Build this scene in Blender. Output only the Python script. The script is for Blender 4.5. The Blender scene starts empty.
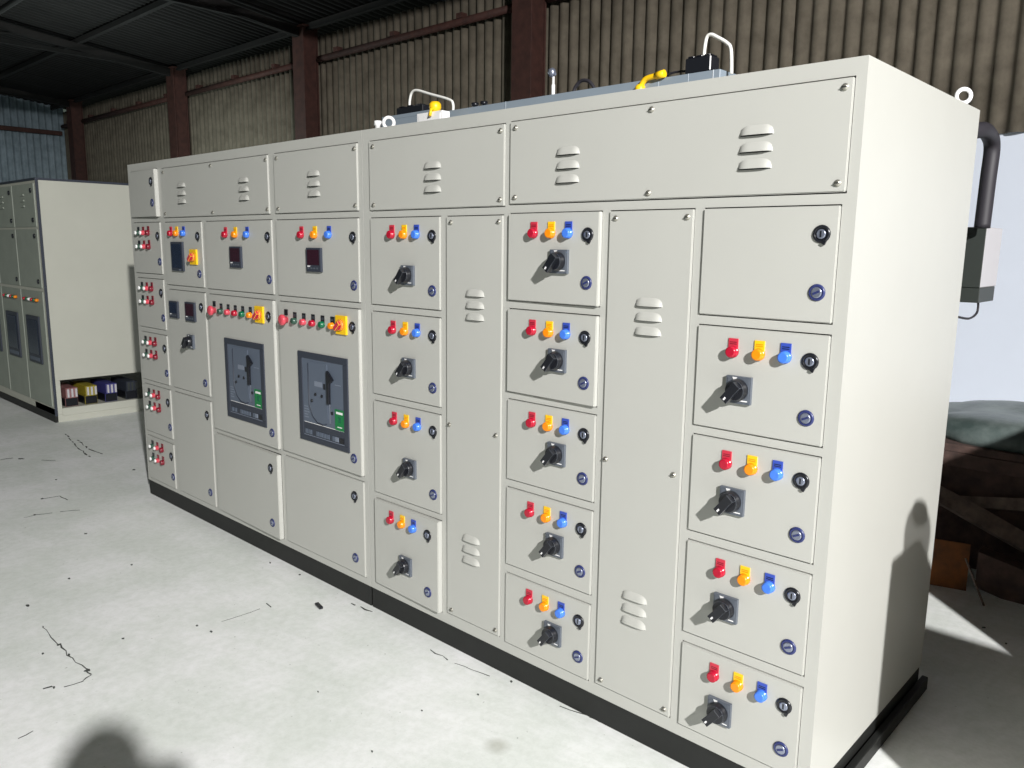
import bpy, bmesh, math, random
from mathutils import Vector, Matrix

random.seed(7)
C = bpy.context.scene.collection
sc = bpy.context.scene

# ------------------------------------------------------------------ camera
CAM = Vector((0.7691, -2.0742, 1.6331))
FPX, YAW, PIT, ROL = 798.5, 0.7517, 0.1705, 0.0118
F = Vector((-math.sin(YAW)*math.cos(PIT), math.cos(YAW)*math.cos(PIT), -math.sin(PIT)))
R0 = F.cross(Vector((0, 0, 1))).normalized()
U0 = R0.cross(F)
R = R0*math.cos(ROL)+U0*math.sin(ROL)
U = -R0*math.sin(ROL)+U0*math.cos(ROL)
cd = bpy.data.cameras.new('camera')
cd.sensor_fit = 'HORIZONTAL'
cd.sensor_width = 36.0
cd.lens = FPX/1024*36
cd.clip_start = 0.02
cam = bpy.data.objects.new('camera', cd)
C.objects.link(cam)
cam.matrix_world = Matrix(((R.x, U.x, -F.x, CAM.x), (R.y, U.y, -F.y, CAM.y), (R.z, U.z, -F.z, CAM.z), (0, 0, 0, 1)))
sc.camera = cam


def at(px, py, axis, d):
    """point where the line of sight through a photo pixel meets the plane <axis> = d"""
    v = F+R*((px-512)/FPX)+U*((384-py)/FPX)
    t = (d-CAM[axis])/v[axis]
    return CAM+v*t


# ------------------------------------------------------------------ world, light, exposure
w = bpy.data.worlds.new('world')
sc.world = w
w.use_nodes = True
bg = w.node_tree.nodes['Background']
bg.inputs[0].default_value = (0.78, 0.95, 0.80, 1)
bg.inputs[1].default_value = 0.085

FLOOD = Vector((6.2, -4.0, 4.8))
ld = bpy.data.lights.new('floodlight', 'SPOT')
ld.energy = 6250
ld.color = (1.0, 0.98, 0.965)
ld.shadow_soft_size = 0.085
ld.spot_size = math.radians(104)
ld.spot_blend = 1.0
lo = bpy.data.objects.new('floodlight', ld)
C.objects.link(lo)
lo.location = FLOOD
lo.rotation_euler = (Vector((-0.4, 0.2, 0.2))-FLOOD).to_track_quat('-Z', 'Y').to_euler()

# unseen fill light added behind the panels to brighten back and end walls
l2 = bpy.data.lights.new('added_fill_light', 'POINT')
l2.energy = 140
l2.color = (0.86, 1.0, 0.97)
l2.shadow_soft_size = 0.12
lo2 = bpy.data.objects.new('added_fill_light', l2)
C.objects.link(lo2)
lo2.location = (-12.2, 2.6, 2.7)

vs = sc.view_settings
vs.view_transform = 'Standard'
vs.look = 'None'
vs.gamma = 1
vs.use_curve_mapping = False
vs.exposure = 0.0


# ------------------------------------------------------------------ materials
def mat(name, col, rough=0.5, metal=0.0, var=0.0, scale=8.0, bump=0.0, bscale=200.0, col2=None, trans=0.0, alpha=1.0, spec=0.5):
    m = bpy.data.materials.new(name)
    m.use_nodes = True
    nt = m.node_tree
    b = nt.nodes['Principled BSDF']
    c = (*col, 1)
    b.inputs['Base Color'].default_value = c
    b.inputs['Roughness'].default_value = rough
    b.inputs['Metallic'].default_value = metal
    b.inputs['Specular IOR Level'].default_value = spec
    if trans:
        b.inputs['Transmission Weight'].default_value = trans
    tc = None
    if var > 0 or col2 or bump > 0:
        tc = nt.nodes.new('ShaderNodeTexCoord')
    if var > 0 or col2:
        n = nt.nodes.new('ShaderNodeTexNoise')
        n.inputs['Scale'].default_value = scale
        n.inputs['Detail'].default_value = 6
        n.inputs['Roughness'].default_value = 0.62
        nt.links.new(tc.outputs['Object'], n.inputs['Vector'])
        rp = nt.nodes.new('ShaderNodeValToRGB')
        rp.color_ramp.elements[0].position = 0.32
        rp.color_ramp.elements[1].position = 0.68
        k = 1-var
        rp.color_ramp.elements[0].color = (*(col2 or (col[0]*k, col[1]*k, col[2]*k)), 1)
        rp.color_ramp.elements[1].color = c
        nt.links.new(n.outputs['Fac'], rp.inputs['Fac'])
        nt.links.new(rp.outputs['Color'], b.inputs['Base Color'])
    if bump > 0:
        n2 = nt.nodes.new('ShaderNodeTexNoise')
        n2.inputs['Scale'].default_value = bscale
        n2.inputs['Detail'].default_value = 3
        nt.links.new(tc.outputs['Object'], n2.inputs['Vector'])
        bp = nt.nodes.new('ShaderNodeBump')
        bp.inputs['Strength'].default_value = bump
        bp.inputs['Distance'].default_value = 0.002
        nt.links.new(n2.outputs['Fac'], bp.inputs['Height'])
        nt.links.new(bp.outputs['Normal'], b.inputs['Normal'])
    return m


M = {}
M['paint'] = mat('pebble_grey_paint', (0.475, 0.478, 0.445), 0.42, var=0.03, scale=3, bump=0.10, bscale=420)
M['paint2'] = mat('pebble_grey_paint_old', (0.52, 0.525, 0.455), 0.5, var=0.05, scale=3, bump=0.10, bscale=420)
M['paint3'] = mat('darker_grey_green_paint', (0.33, 0.365, 0.315), 0.6, var=0.12, scale=6, bump=0.10, bscale=420)  # second panel's doors: darker and greener than its body
M['dark'] = mat('gasket_and_shade_black', (0.012, 0.012, 0.012), 0.8)  # door gaskets; also painted as shade in the louvre openings
M['plinth'] = mat('black_plinth_paint', (0.009, 0.010, 0.009), 0.6, var=0.3, scale=25)
M['black'] = mat('black_plastic', (0.010, 0.011, 0.015), 0.28)
M['bezel'] = mat('charcoal_plastic', (0.035, 0.042, 0.06), 0.45)
M['greyplate'] = mat('grey_plastic', (0.10, 0.115, 0.14), 0.4)
M['acb'] = mat('slate_grey_plastic', (0.105, 0.13, 0.175), 0.45)
M['acb2'] = mat('slate_grey_plastic_light', (0.20, 0.23, 0.29), 0.45)
M['navy'] = mat('navy_screen', (0.010, 0.018, 0.045), 0.15)
M['maroon'] = mat('maroon_display', (0.030, 0.006, 0.016), 0.15)
M['white'] = mat('white_plastic', (0.86, 0.86, 0.86), 0.35)
M['red'] = mat('red_lens', (0.42, 0.008, 0.03), 0.22)
M['redtag'] = mat('red_tag', (0.55, 0.03, 0.06), 0.4)
M['pink'] = mat('pink_red_button', (0.62, 0.07, 0.10), 0.3)
M['orange'] = mat('amber_lens', (0.92, 0.27, 0.005), 0.22)
M['yellow'] = mat('yellow_plastic', (0.90, 0.56, 0.01), 0.4)
M['blue'] = mat('blue_lens', (0.06, 0.20, 0.75), 0.22)
M['bluetag'] = mat('blue_tag', (0.035, 0.075, 0.42), 0.4)
M['green'] = mat('green_lens', (0.005, 0.13, 0.055), 0.25)
M['darkgreen'] = mat('dark_green_lens', (0.035, 0.085, 0.06), 0.25)
M['darkred'] = mat('dark_red_lens', (0.20, 0.012, 0.025), 0.25)
M['greenlabel'] = mat('green_label', (0.005, 0.19, 0.05), 0.35)
M['steel'] = mat('zinc_steel', (0.42, 0.41, 0.36), 0.35, metal=0.8)
M['film'] = mat('blue_film_lock', (0.025, 0.034, 0.13), 0.35)
M['lockmetal'] = mat('lock_metal', (0.30, 0.33, 0.42), 0.3, metal=0.7)
M['trunk'] = mat('grey_blue_trunk_paint', (0.24, 0.29, 0.34), 0.45, var=0.06, scale=5)
M['rust'] = mat('red_oxide_paint', (0.074, 0.027, 0.020), 0.75, var=0.45, scale=9)
M['sheet'] = mat('asbestos_sheet', (0.195, 0.168, 0.128), 0.9, scale=4.5, col2=(0.105, 0.090, 0.066), bump=0.5, bscale=60)
M['sheetblue'] = mat('grey_blue_sheet', (0.36, 0.44, 0.50), 0.7, scale=5, col2=(0.22, 0.28, 0.32))
M['roof'] = mat('near_black_roof_sheet', (0.014, 0.012, 0.011), 0.9, var=0.5, scale=3)  # near-black tone for roof sheets, purlins and rafters
M['sky_sheet'] = mat('pale_fibreglass_sheet', (0.36, 0.33, 0.28), 0.7, var=0.4, scale=12)
M['whitewash'] = mat('whitewash', (0.80, 0.86, 0.97), 0.9, var=0.03, scale=2)
M['tube'] = mat('white_cable', (0.80, 0.80, 0.76), 0.4)
M['conduit'] = mat('black_conduit', (0.022, 0.020, 0.026), 0.6)
M['boxgrey'] = mat('light_grey_box', (0.50, 0.49, 0.51), 0.5)
M['boxdark'] = mat('dark_green_grey_box', (0.028, 0.034, 0.030), 0.5)
M['brown'] = mat('brown_timber', (0.11, 0.066, 0.054), 0.85, scale=14, col2=(0.045, 0.028, 0.024))
M['greytimber'] = mat('weathered_timber', (0.24, 0.18, 0.15), 0.85, scale=14, col2=(0.10, 0.072, 0.06))
M['rustsheet'] = mat('rusty_sheet', (0.34, 0.115, 0.025), 0.85, scale=5, col2=(0.06, 0.030, 0.018))
M['tarp'] = mat('grey_green_tarpaulin', (0.20, 0.24, 0.23), 0.32, scale=5, col2=(0.06, 0.085, 0.08), bump=0.6, bscale=30)
M['crate'] = mat('crate_timber', (0.36, 0.24, 0.13), 0.8, scale=12, col2=(0.24, 0.15, 0.08))
M['jug'] = mat('translucent_plastic', (0.85, 0.85, 0.80), 0.4, trans=0.75)
M['jug'].node_tree.nodes['Principled BSDF'].inputs['Alpha'].default_value = 0.6
M['shirt'] = mat('blue_shirt', (0.10, 0.16, 0.28), 0.85, var=0.1, scale=30)
M['trouser'] = mat('dark_trousers', (0.03, 0.03, 0.04), 0.9)
M['skin'] = mat('skin', (0.32, 0.18, 0.11), 0.55)
M['hair'] = mat('black_hair', (0.01, 0.008, 0.007), 0.5)
M['crackm'] = mat('crack_dirt', (0.05, 0.055, 0.05), 0.9)
M['busred'] = mat('red_insulator', (0.35, 0.16, 0.16), 0.5, var=0.4, scale=40)
M['busyel'] = mat('yellow_insulator', (0.42, 0.34, 0.03), 0.5, var=0.4, scale=40)
M['busblu'] = mat('blue_insulator', (0.05, 0.05, 0.22), 0.5)
M['cabinet'] = mat('cabinet_grey', (0.45, 0.46, 0.44), 0.5)


def floor_mat():
    m = bpy.data.materials.new('painted_concrete')
    m.use_nodes = True
    nt = m.node_tree
    N, L = nt.nodes, nt.links
    b = N['Principled BSDF']
    b.inputs['Roughness'].default_value = 0.62
    b.inputs['Specular IOR Level'].default_value = 0.3
    tc = N.new('ShaderNodeTexCoord')

    def noise(scale, detail=6, rough=0.6):
        n = N.new('ShaderNodeTexNoise')
        n.inputs['Scale'].default_value = scale
        n.inputs['Detail'].default_value = detail
        n.inputs['Roughness'].default_value = rough
        L.new(tc.outputs['Object'], n.inputs['Vector'])
        return n.outputs['Fac']

    def ramp(fac, a, ca, c, cc):
        r = N.new('ShaderNodeValToRGB')
        r.color_ramp.elements[0].position = a
        r.color_ramp.elements[0].color = (*ca, 1)
        r.color_ramp.elements[1].position = c
        r.color_ramp.elements[1].color = (*cc, 1)
        L.new(fac, r.inputs['Fac'])
        return r.outputs['Color']

    def mul(a, bb, f=1.0):
        x = N.new('ShaderNodeMixRGB')
        x.blend_type = 'MULTIPLY'
        x.inputs['Fac'].default_value = f
        L.new(a, x.inputs[1])
        L.new(bb, x.inputs[2])
        return x.outputs[0]
    base = ramp(noise(0.9), 0.3, (0.84, 0.855, 0.85), 0.7, (0.93, 0.935, 0.94))
    fine = ramp(noise(28, 8, 0.7), 0.25, (0.86, 0.87, 0.85), 0.6, (1, 1, 1))
    c = mul(base, fine)
    specks = ramp(noise(55, 4, 0.5), 0.26, (0.35, 0.36, 0.33), 0.30, (1, 1, 1))
    c = mul(c, specks, 0.55)
    # worn, dirtier concrete in the far left of the shed
    sep = N.new('ShaderNodeSeparateXYZ')
    L.new(tc.outputs['Object'], sep.inputs[0])
    dirt = ramp(noise(1.7, 8, 0.7), 0.42, (0.74, 0.79, 0.72), 0.62, (1, 1, 1))
    c = mul(c, dirt, 0.55)
    # round greyish patch on the floor beside the panel
    st = at(497, 746, 2, 0)
    vm = N.new('ShaderNodeVectorMath')
    vm.operation = 'DISTANCE'
    L.new(tc.outputs['Object'], vm.inputs[0])
    vm.inputs[1].default_value = (st.x, st.y, 0)
    c = mul(c, ramp(vm.outputs['Value'], 0.015, (0.70, 0.70, 0.66), 0.055, (1, 1, 1)))
    L.new(c, b.inputs['Base Color'])
    bp = N.new('ShaderNodeBump')
    bp.inputs['Strength'].default_value = 0.25
    bp.inputs['Distance'].default_value = 0.003
    L.new(noise(35, 8), bp.inputs['Height'])
    L.new(bp.outputs['Normal'], b.inputs['Normal'])
    return m


M['floor'] = floor_mat()


# ------------------------------------------------------------------ mesh helpers
class MB:
    def __init__(s):
        s.v, s.f, s.m, s.sm = [], [], [], []

    def add(s, vs_, fs, mi=0, smooth=False):
        o = len(s.v)
        s.v += [tuple(v) for v in vs_]
        for f in fs:
            s.f.append([i+o for i in f])
            s.m.append(mi)
            s.sm.append(smooth)
        return s

    def box(s, x0, x1, y0, y1, z0, z1, mi=0):
        vs_ = [(x, y, z) for x in (x0, x1) for y in (y0, y1) for z in (z0, z1)]
        return s.add(vs_, [(0, 1, 3, 2), (4, 6, 7, 5), (0, 4, 5, 1), (2, 3, 7, 6), (0, 2, 6, 4), (1, 5, 7, 3)], mi)

    def obox(s, c, ax, ay, az, mi=0):
        """oriented box: centre and three half-axis vectors"""
        c, ax, ay, az = map(Vector, (c, ax, ay, az))
        vs_ = [c+ax*i+ay*j+az*k for i in (-1, 1) for j in (-1, 1) for k in (-1, 1)]
        return s.add(vs_, [(0, 1, 3, 2), (4, 6, 7, 5), (0, 4, 5, 1), (2, 3, 7, 6), (0, 2, 6, 4), (1, 5, 7, 3)], mi)

    def lathe(s, c, axis, prof, n=16, mi=0, smooth=True):
        """prof: list of (distance along axis, radius); closed at both ends"""
        c = Vector(c)
        a = Vector(axis).normalized()
        t = Vector((0, 0, 1)) if abs(a.z) < .9 else Vector((1, 0, 0))
        e1 = a.cross(t).normalized()
        e2 = a.cross(e1)
        vs_, fs = [], []
        for (h, r) in prof:
            for k in range(n):
                q = 2*math.pi*k/n
                vs_.append(c+a*h+(e1*math.cos(q)+e2*math.sin(q))*r)
        for i in range(len(prof)-1):
            for k in range(n):
                k2 = (k+1) % n
                fs.append((i*n+k, i*n+k2, (i+1)*n+k2, (i+1)*n+k))
        s.add(vs_, fs, mi, smooth)
        o = len(s.v)-len(vs_)
        s.f.append([o+k for k in range(n)]); s.m.append(mi); s.sm.append(False)
        s.f.append([o+(len(prof)-1)*n+k for k in range(n)]); s.m.append(mi); s.sm.append(False)
        return s

    def cyl(s, c, axis, r, h, n=16, mi=0):
        return s.lathe(c, axis, [(0, r), (h, r)], n, mi)

    def tube(s, pts, r, n=8, mi=0, close=False):
        pts = [Vector(p) for p in pts]
        rings = []
        N = len(pts)
        up = None
        for i, p in enumerate(pts):
            if close:
                d = (pts[(i+1) % N]-pts[i-1]).normalized()
            else:
                d = (pts[min(i+1, N-1)]-pts[max(i-1, 0)]).normalized()
            if up is None:
                t = Vector((0, 0, 1)) if abs(d.z) < .9 else Vector((1, 0, 0))
                up = d.cross(t).normalized()
            e1 = (up-d*up.dot(d)).normalized()
            up = e1
            e2 = d.cross(e1)
            rr = r[i] if isinstance(r, (list, tuple)) else r
            rings.append([p+(e1*math.cos(2*math.pi*k/n)+e2*math.sin(2*math.pi*k/n))*rr for k in range(n)])
        vs_ = [v for q in rings for v in q]
        fs = []
        for i in range(N if close else N-1):
            j = (i+1) % N
            for k in range(n):
                k2 = (k+1) % n
                fs.append((i*n+k, i*n+k2, j*n+k2, j*n+k))
        s.add(vs_, fs, mi, True)
        if not close:
            o = len(s.v)-len(vs_)
            s.f.append([o+k for k in range(n)]); s.m.append(mi); s.sm.append(False)
            s.f.append([o+(N-1)*n+k for k in range(n)]); s.m.append(mi); s.sm.append(False)
        return s

    def prism(s, poly, a, b, axis=1, mi=0):
        """extrude a 2D polygon between a and b along an axis (1: polygon in xz)"""
        def mk(p, d):
            return {0: (d, p[0], p[1]), 1: (p[0], d, p[1]), 2: (p[0], p[1], d)}[axis]
        n = len(poly)
        vs_ = [mk(p, a) for p in poly]+[mk(p, b) for p in poly]
        fs = [tuple(range(n)), tuple(range(n, 2*n))]+[(k, (k+1) % n, n+(k+1) % n, n+k) for k in range(n)]
        return s.add(vs_, fs, mi)

    def mesh(s, name, mats, bevel=0.0, seg=1):
        me = bpy.data.meshes.new(name)
        me.from_pydata(s.v, [], s.f)
        for m in mats:
            me.materials.append(M[m])
        for p, mi, sm in zip(me.polygons, s.m, s.sm):
            p.material_index = mi
            p.use_smooth = sm
        bm = bmesh.new()
        bm.from_mesh(me)
        bmesh.ops.recalc_face_normals(bm, faces=bm.faces)
        if bevel:
            es = [e for e in bm.edges if len(e.link_faces) == 2 and e.calc_face_angle(0) > 0.7]
            bmesh.ops.bevel(bm, geom=es, offset=bevel, segments=seg, affect='EDGES', clamp_overlap=True)
        bm.to_mesh(me)
        bm.free()
        return me


WORLD = {}


def place(name, me, parent=None, loc=(0, 0, 0), rot=None):
    """link a mesh (or an Empty when me is None) at a world place, parented without inverse"""
    o = bpy.data.objects.new(name, me)
    C.objects.link(o)
    loc = Vector(loc)
    WORLD[o] = loc
    if parent is not None:
        o.parent = parent
        o.location = loc-WORLD[parent]
    else:
        o.location = loc
    if rot:
        o.rotation_euler = rot
    return o


def tag(o, label, cat, group=None):
    o['label'] = label
    o['category'] = cat
    if group:
        o['group'] = group
    return o


def struct(o, label=None, cat=None):
    o['kind'] = 'structure'
    if label:
        o['label'] = label
    if cat:
        o['category'] = cat
    return o


# ------------------------------------------------------------------ the shed
WY = 5.2          # plane of the sheeted back wall
EX = -21.1        # plane of the end wall
fb = MB().add([(-22, -9, 0), (9, -9, 0), (9, 5.6, 0), (-22, 5.6, 0), (-22, -9, -.1), (9, -9, -.1), (9, 5.6, -.1), (-22, 5.6, -.1)],
              [(0, 1, 2, 3), (4, 5, 6, 7), (0, 1, 5, 4), (1, 2, 6, 5), (2, 3, 7, 6), (3, 0, 4, 7)])
floor = struct(place('floor', fb.mesh('floor', ['floor'])), 'whitish worn concrete floor with cracks and dark specks', 'floor')


def crack(pts, wd):
    b = MB()
    ws = [at(x, y, 2, 0) for x, y in pts]
    for i in range(len(ws)-1):
        a, c = ws[i], ws[i+1]
        nseg = max(2, int((c-a).length/0.035))
        d = (c-a).normalized()
        n = Vector((-d.y, d.x, 0))
        prev = None
        for k in range(nseg+1):
            t = k/nseg
            p = a.lerp(c, t)+n*random.uniform(-1, 1)*0.006
            h = wd*random.uniform(0.25, 1.0)
            cur = (p+n*h, p-n*h)
            if prev and random.random() < 0.86:
                z0, z1 = .0002, .0012
                b.add([(q.x, q.y, z) for z in (z0, z1) for q in (prev[0], prev[1], cur[1], cur[0])],
                      [(4, 5, 6, 7), (0, 1, 5, 4), (1, 2, 6, 5), (2, 3, 7, 6), (3, 0, 4, 7)])
            prev = cur
    place('crack', b.mesh('crack', ['crackm']), floor)


crack([(43, 627), (59, 644), (68, 655), (86, 669), (90, 675), (83, 681), (64, 687)], .0035)
crack([(52, 686), (34, 692)], .005)
crack([(19, 739), (33, 731)], .003)
crack([(66, 434), (76, 446), (90, 457)], .007)
crack([(78, 440), (88, 449), (104, 455)], .007)
crack([(0, 460), (13, 458), (24, 459)], .008)
crack([(42, 460), (55, 461)], .007)
crack([(42, 499), (60, 496), (68, 500)], .004)
crack([(24, 518), (36, 515), (60, 512), (80, 510)], .004)
crack([(260, 600), (272, 607), (262, 611)], .003)
crack([(222, 622), (250, 612), (270, 606)], .0018)
crack([(352, 603), (360, 607), (372, 612)], .005)
crack([(430, 650), (455, 663), (490, 676)], .003)
crack([(560, 706), (590, 717), (600, 722)], .006)


def chip(px, py, r, n=7):
    c = at(px, py, 2, 0)
    pol = []
    for k in range(n):
        q = 2*math.pi*k/n
        rr = r*random.uniform(.2, .8)
        pol.append((rr*math.cos(q), rr*math.sin(q)*.7))
    me = MB().prism(pol, 0.0003, 0.004, axis=2).mesh('chip', ['crackm'])
    place('paint_chip', me, floor, (c.x, c.y, 0))


for px, py, r in [(27, 606, .022), (59, 645, .016), (69, 655, .016), (87, 671, .02), (54, 688, .015), (43, 627, .01), (43, 654, .01),
                  (123, 639, .012), (211, 632, .011), (197, 626, .009), (318, 692, .008), (372, 752, .007), (478, 695, .008), (21, 459, .03), (134, 470, .025),
                  (56, 480, .02), (42, 499, .02), (86, 534, .016), (511, 682, .010), (422, 711, .006), (984, 628, .012), (1006, 644, .012),
                  (905, 712, .014), (893, 725, .012), (35, 515, .02), (132, 565, .012), (69, 579, .012), (270, 563, .012), (300, 575, .012)]:
    chip(px, py, r)
db = MB()
dp = at(319, 607, 2, 0)
db.obox((0, 0, .006), (.028, -.006, 0), (.002, .009, 0), (0, 0, .006))
tag(place('metal_offcut', db.mesh('metal_offcut', ['black'], .002), None, (dp.x, dp.y, 0)), 'small dark offcut lying on the pale floor near the plinth', 'offcut')

# back wall: whitewashed masonry below, corrugated sheets above
SB, ST = 2.585, 4.70
wall = struct(place('wall_back', MB().box(-21.4, 8.5, WY+.03, WY+.25, 0, SB).mesh('wall_back', ['whitewash'])), 'whitewashed low wall under corrugated sheets', 'wall')


def corrugated(width, height, pitch, amp, th=.007, horizontal=False):
    """vertical corrugated sheet: x across, z up, y depth"""
    b = MB()
    per = 8
    n = int(round(width/pitch))*per
    vs_, fs = [], []
    for i in range(n+1):
        x = width*i/n
        y = amp*math.cos(2*math.pi*x/pitch)
        # slightly peaked ridges with narrow valleys
        y += amp*.25*math.cos(4*math.pi*x/pitch)
        vs_ += [(x, y, 0), (x, y, height), (x, y+th, 0), (x, y+th, height)]
    for i in range(n):
        a, c = i*4, i*4+4
        fs += [(a, c, c+1, a+1), (a+2, a+3, c+3, c+2), (a, a+2, c+2, c), (a+1, c+1, c+3, a+3)]
    b.add(vs_, fs, 0, True)
    return b


PITCH = .146
sheet_me = corrugated(PITCH*7+.02, ST-SB+.04, PITCH, .026).mesh('corrugated_sheet', ['sheet'])
sheet_meb = corrugated(PITCH*7+.02, ST-SB+.04, PITCH, .026).mesh('corrugated_sheet', ['sheet'])
k = 0
x = -21.0
while x < 8:
    place('corrugated_sheet', sheet_me, wall, (x, WY-.035+(k % 2)*.010, SB-.04+random.uniform(-.012, .012)))
    x += PITCH*7
    k += 1

# end wall
end = struct(place('wall_left', MB().box(EX-.2, EX-.06, -8, WY+.2, 0, 1.2).mesh('wall_left', ['whitewash'])), 'grey-blue corrugated end wall of the shed', 'wall')
es = corrugated(PITCH*7+.02, 3.9, PITCH, .024).mesh('end_sheet', ['sheetblue'])
k = 0
y = WY
while y > -7:
    place('corrugated_sheet', es, end, (EX-(k % 2)*.010, y, 1.15), (0, 0, -math.pi/2))
    y -= PITCH*7
    k += 1
g = MB().box(-.04, .05, -8, WY-.1, -.05, .05)
tag(place('steel_girt', g.mesh('girt', ['rust'], .01), None, (EX+.13, 0, 4.20)), 'dark steel girt across the grey-blue end wall', 'girt')

# columns, girts
colx = [-5.62, -10.12, -14.42, -19.65]
names = ['red-oxide steel column rising behind the middle of the panel', 'red-oxide steel column above the left part of the panel',
         'red-oxide steel column above the panel\'s left end', 'dark red steel column in the far corner of the shed']
for cx, lb in zip(colx, names):
    b = MB()
    b.box(-.15, .15, -.135, -.115, 0, 4.78)
    b.box(-.15, .15, .095, .115, 0, 4.78)
    b.box(-.012, .012, -.116, .096, 0, 4.78)
    for sx in (-1, 1):
        b.box(sx*.12-.006, sx*.12+.006, -.116, .096, 0, 4.78)
    b.box(-.19, .19, -.16, .13, 4.78, 4.80)
    b.box(-.19, .19, -.16, .13, 0, .02)
    tag(place('steel_column', b.mesh('column', ['rust'], .003), None, (cx, WY-.22, 0)), lb, 'column', 'steel columns along the back wall')

gx = [-21.0]+sorted(colx)+[8.0]
glab = ['rusty round girt between far corner column and wall end', 'rusty round girt left of the leftmost visible bay column',
        'rusty round girt on the sheets between the two left columns', 'rusty round girt between the middle column and the next left',
        'rusty round girt on the sheets right of the middle column']
for i in range(5):
    a, c = gx[i]+.2, gx[i+1]-.2
    b = MB()
    b.tube([(a, 0, 0), (c, 0, 0)], .045, 10)
    t = a+.5
    while t < c-.2:
        b.box(t-.05, t+.05, -.055, .04, .03, .09)
        t += 1.3
    tag(place('steel_girt', b.mesh('girt', ['rust']), None, (0, WY-.13, 4.345)), glab[i], 'girt', 'girts on the back wall')

# roof: dark sheets on purlins and rafters
SL = .11
RZ0 = 4.83


def rz(yy):
    return RZ0+(WY-yy)*SL


ceil_b = MB()
ang = math.atan(SL)
RL = 12.6
for yy in (WY-.25, 3.3, 1.5, -.4, -2.3, -4.2, -6.2):
    ceil_b.box(-21.4, 8.5, yy-.035, yy+.035, rz(yy)-.11, rz(yy)-.03)
ceiling = struct(place('ceiling', ceil_b.mesh('purlins', ['roof'])), 'near-black sloping sheet roof on steel purlins', 'ceiling')
rs = corrugated(PITCH*7+.02, RL, PITCH, .024).mesh('roof_sheet', ['roof'])
rs2 = corrugated(PITCH*7+.02, RL, PITCH, .024).mesh('roof_light_sheet', ['sky_sheet'])
x = -21.2
k = 0
while x < 8:
    o = place('roof_sheet', rs2 if abs(x+13.3) < .5 and False else rs, ceiling, (x, WY+.3, rz(WY+.3)+(k % 2)*.01), (math.pi/2-ang, 0, 0))
    x += PITCH*7
    k += 1
rl = ['dark roof rafter over the middle column', 'dark roof rafter over the second column from the right', 'dark roof rafter over the third column', 'dark roof rafter beside the end wall']
for cx, lb in zip(colx, rl):
    b = MB()
    y0, y1 = WY-.3, -7.0
    top = [(y0, rz(y0)-.11), (y1, rz(y1)-.11)]
    b.prism([(y0, rz(y0)-.22), (y0, rz(y0)-.11), (y1, rz(y1)-.11), (y1, rz(y1)-.22)], cx-.05, cx+.05, axis=0)
    b.box(cx-.035, cx+.035, -7, y0, 4.74, 4.80)
    yy = y0-1.2
    up = False
    while yy > -6:
        b.tube([(cx, yy+1.2, 4.77 if up else rz(yy+1.2)-.18), (cx, yy, rz(yy)-.18 if up else 4.77)], .022, 6)
        up = not up
        yy -= 1.2
    tag(place('roof_rafter', b.mesh('rafter', ['roof']), None), lb, 'rafter', 'rafters under the roof')
b = MB().tube([(-21, 1.6, 4.74), (8, 1.6, 4.74)], .04, 8)
tag(place('tie_rod', b.mesh('tie', ['roof']), None), 'long dark tie bar running under the roof rafters', 'tie bar')

# ------------------------------------------------------------------ small panel fittings (shared meshes; local: x right, -y towards viewer, z up)
ME = {}


def lampmesh(name, lens, tagm, r=.016, tw=.029, th=.023, prot=.021, bezel='black'):
    b = MB()
    b.box(-tw/2, tw/2, -.003, 0, .0, .015+th, 1)
    for q in (.4, .62):       # print on the tag
        b.box(-tw*.36, tw*.36, -.0034, -.003, .012+th*q, .0145+th*q, 2)
    b.lathe((0, 0, 0), (0, -1, 0), [(0, r*1.08), (.006, r*1.08), (.0061, r), (prot*.86, r), (prot*.97, r*.88), (prot, r*.72)], 16, 0)
    return b.mesh(name, [lens, tagm, bezel])


ME['lamp_r'] = lampmesh('lamp_red', 'red', 'redtag', bezel='darkred')
ME['lamp_y'] = lampmesh('lamp_amber', 'orange', 'yellow', bezel='orange')
ME['lamp_b'] = lampmesh('lamp_blue', 'blue', 'bluetag', bezel='navy')
for nm, ln in (('k_red', 'red'), ('k_pink', 'pink'), ('k_green', 'green'), ('k_dgreen', 'darkgreen'), ('k_amber', 'orange'), ('k_dred', 'darkred')):
    ME[nm] = lampmesh('lamp_'+nm, ln, 'black', r=.0145, tw=.026, th=.026, prot=.022, bezel='greyplate')


def cappedlamp(name, lens, tagm):
    b = MB()
    b.box(-.014, .014, -.003, 0, .012, .036, 1)
    b.lathe((0, 0, 0), (0, -1, 0), [(0, .016), (.006, .016), (.0061, .0135), (.016, .0135), (.018, .011)], 14, 0)
    b.lathe((0, -.018, 0), (0, -1, 0), [(0, .0115), (.006, .0115), (.009, .008)], 14, 2)
    return b.mesh(name, [lens, tagm, 'white'])


ME['c_green'] = cappedlamp('capped_green', 'darkgreen', 'black')
ME['c_red'] = cappedlamp('capped_red', 'pink', 'darkred')
ME['c_dred'] = lampmesh('lamp_small_red', 'darkred', 'darkred', r=.016, tw=.026, th=.024, prot=.02, bezel='black')
b = MB()
b.box(-.014, .014, -.003, 0, .022, .05, 1)
b.lathe((0, 0, 0), (0, -1, 0), [(0, .017), (.014, .017), (.018, .026), (.028, .027), (.034, .022), (.036, .012)], 18, 0)
ME['mushroom'] = b.mesh('mushroom_button', ['pink', 'black'])

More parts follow.
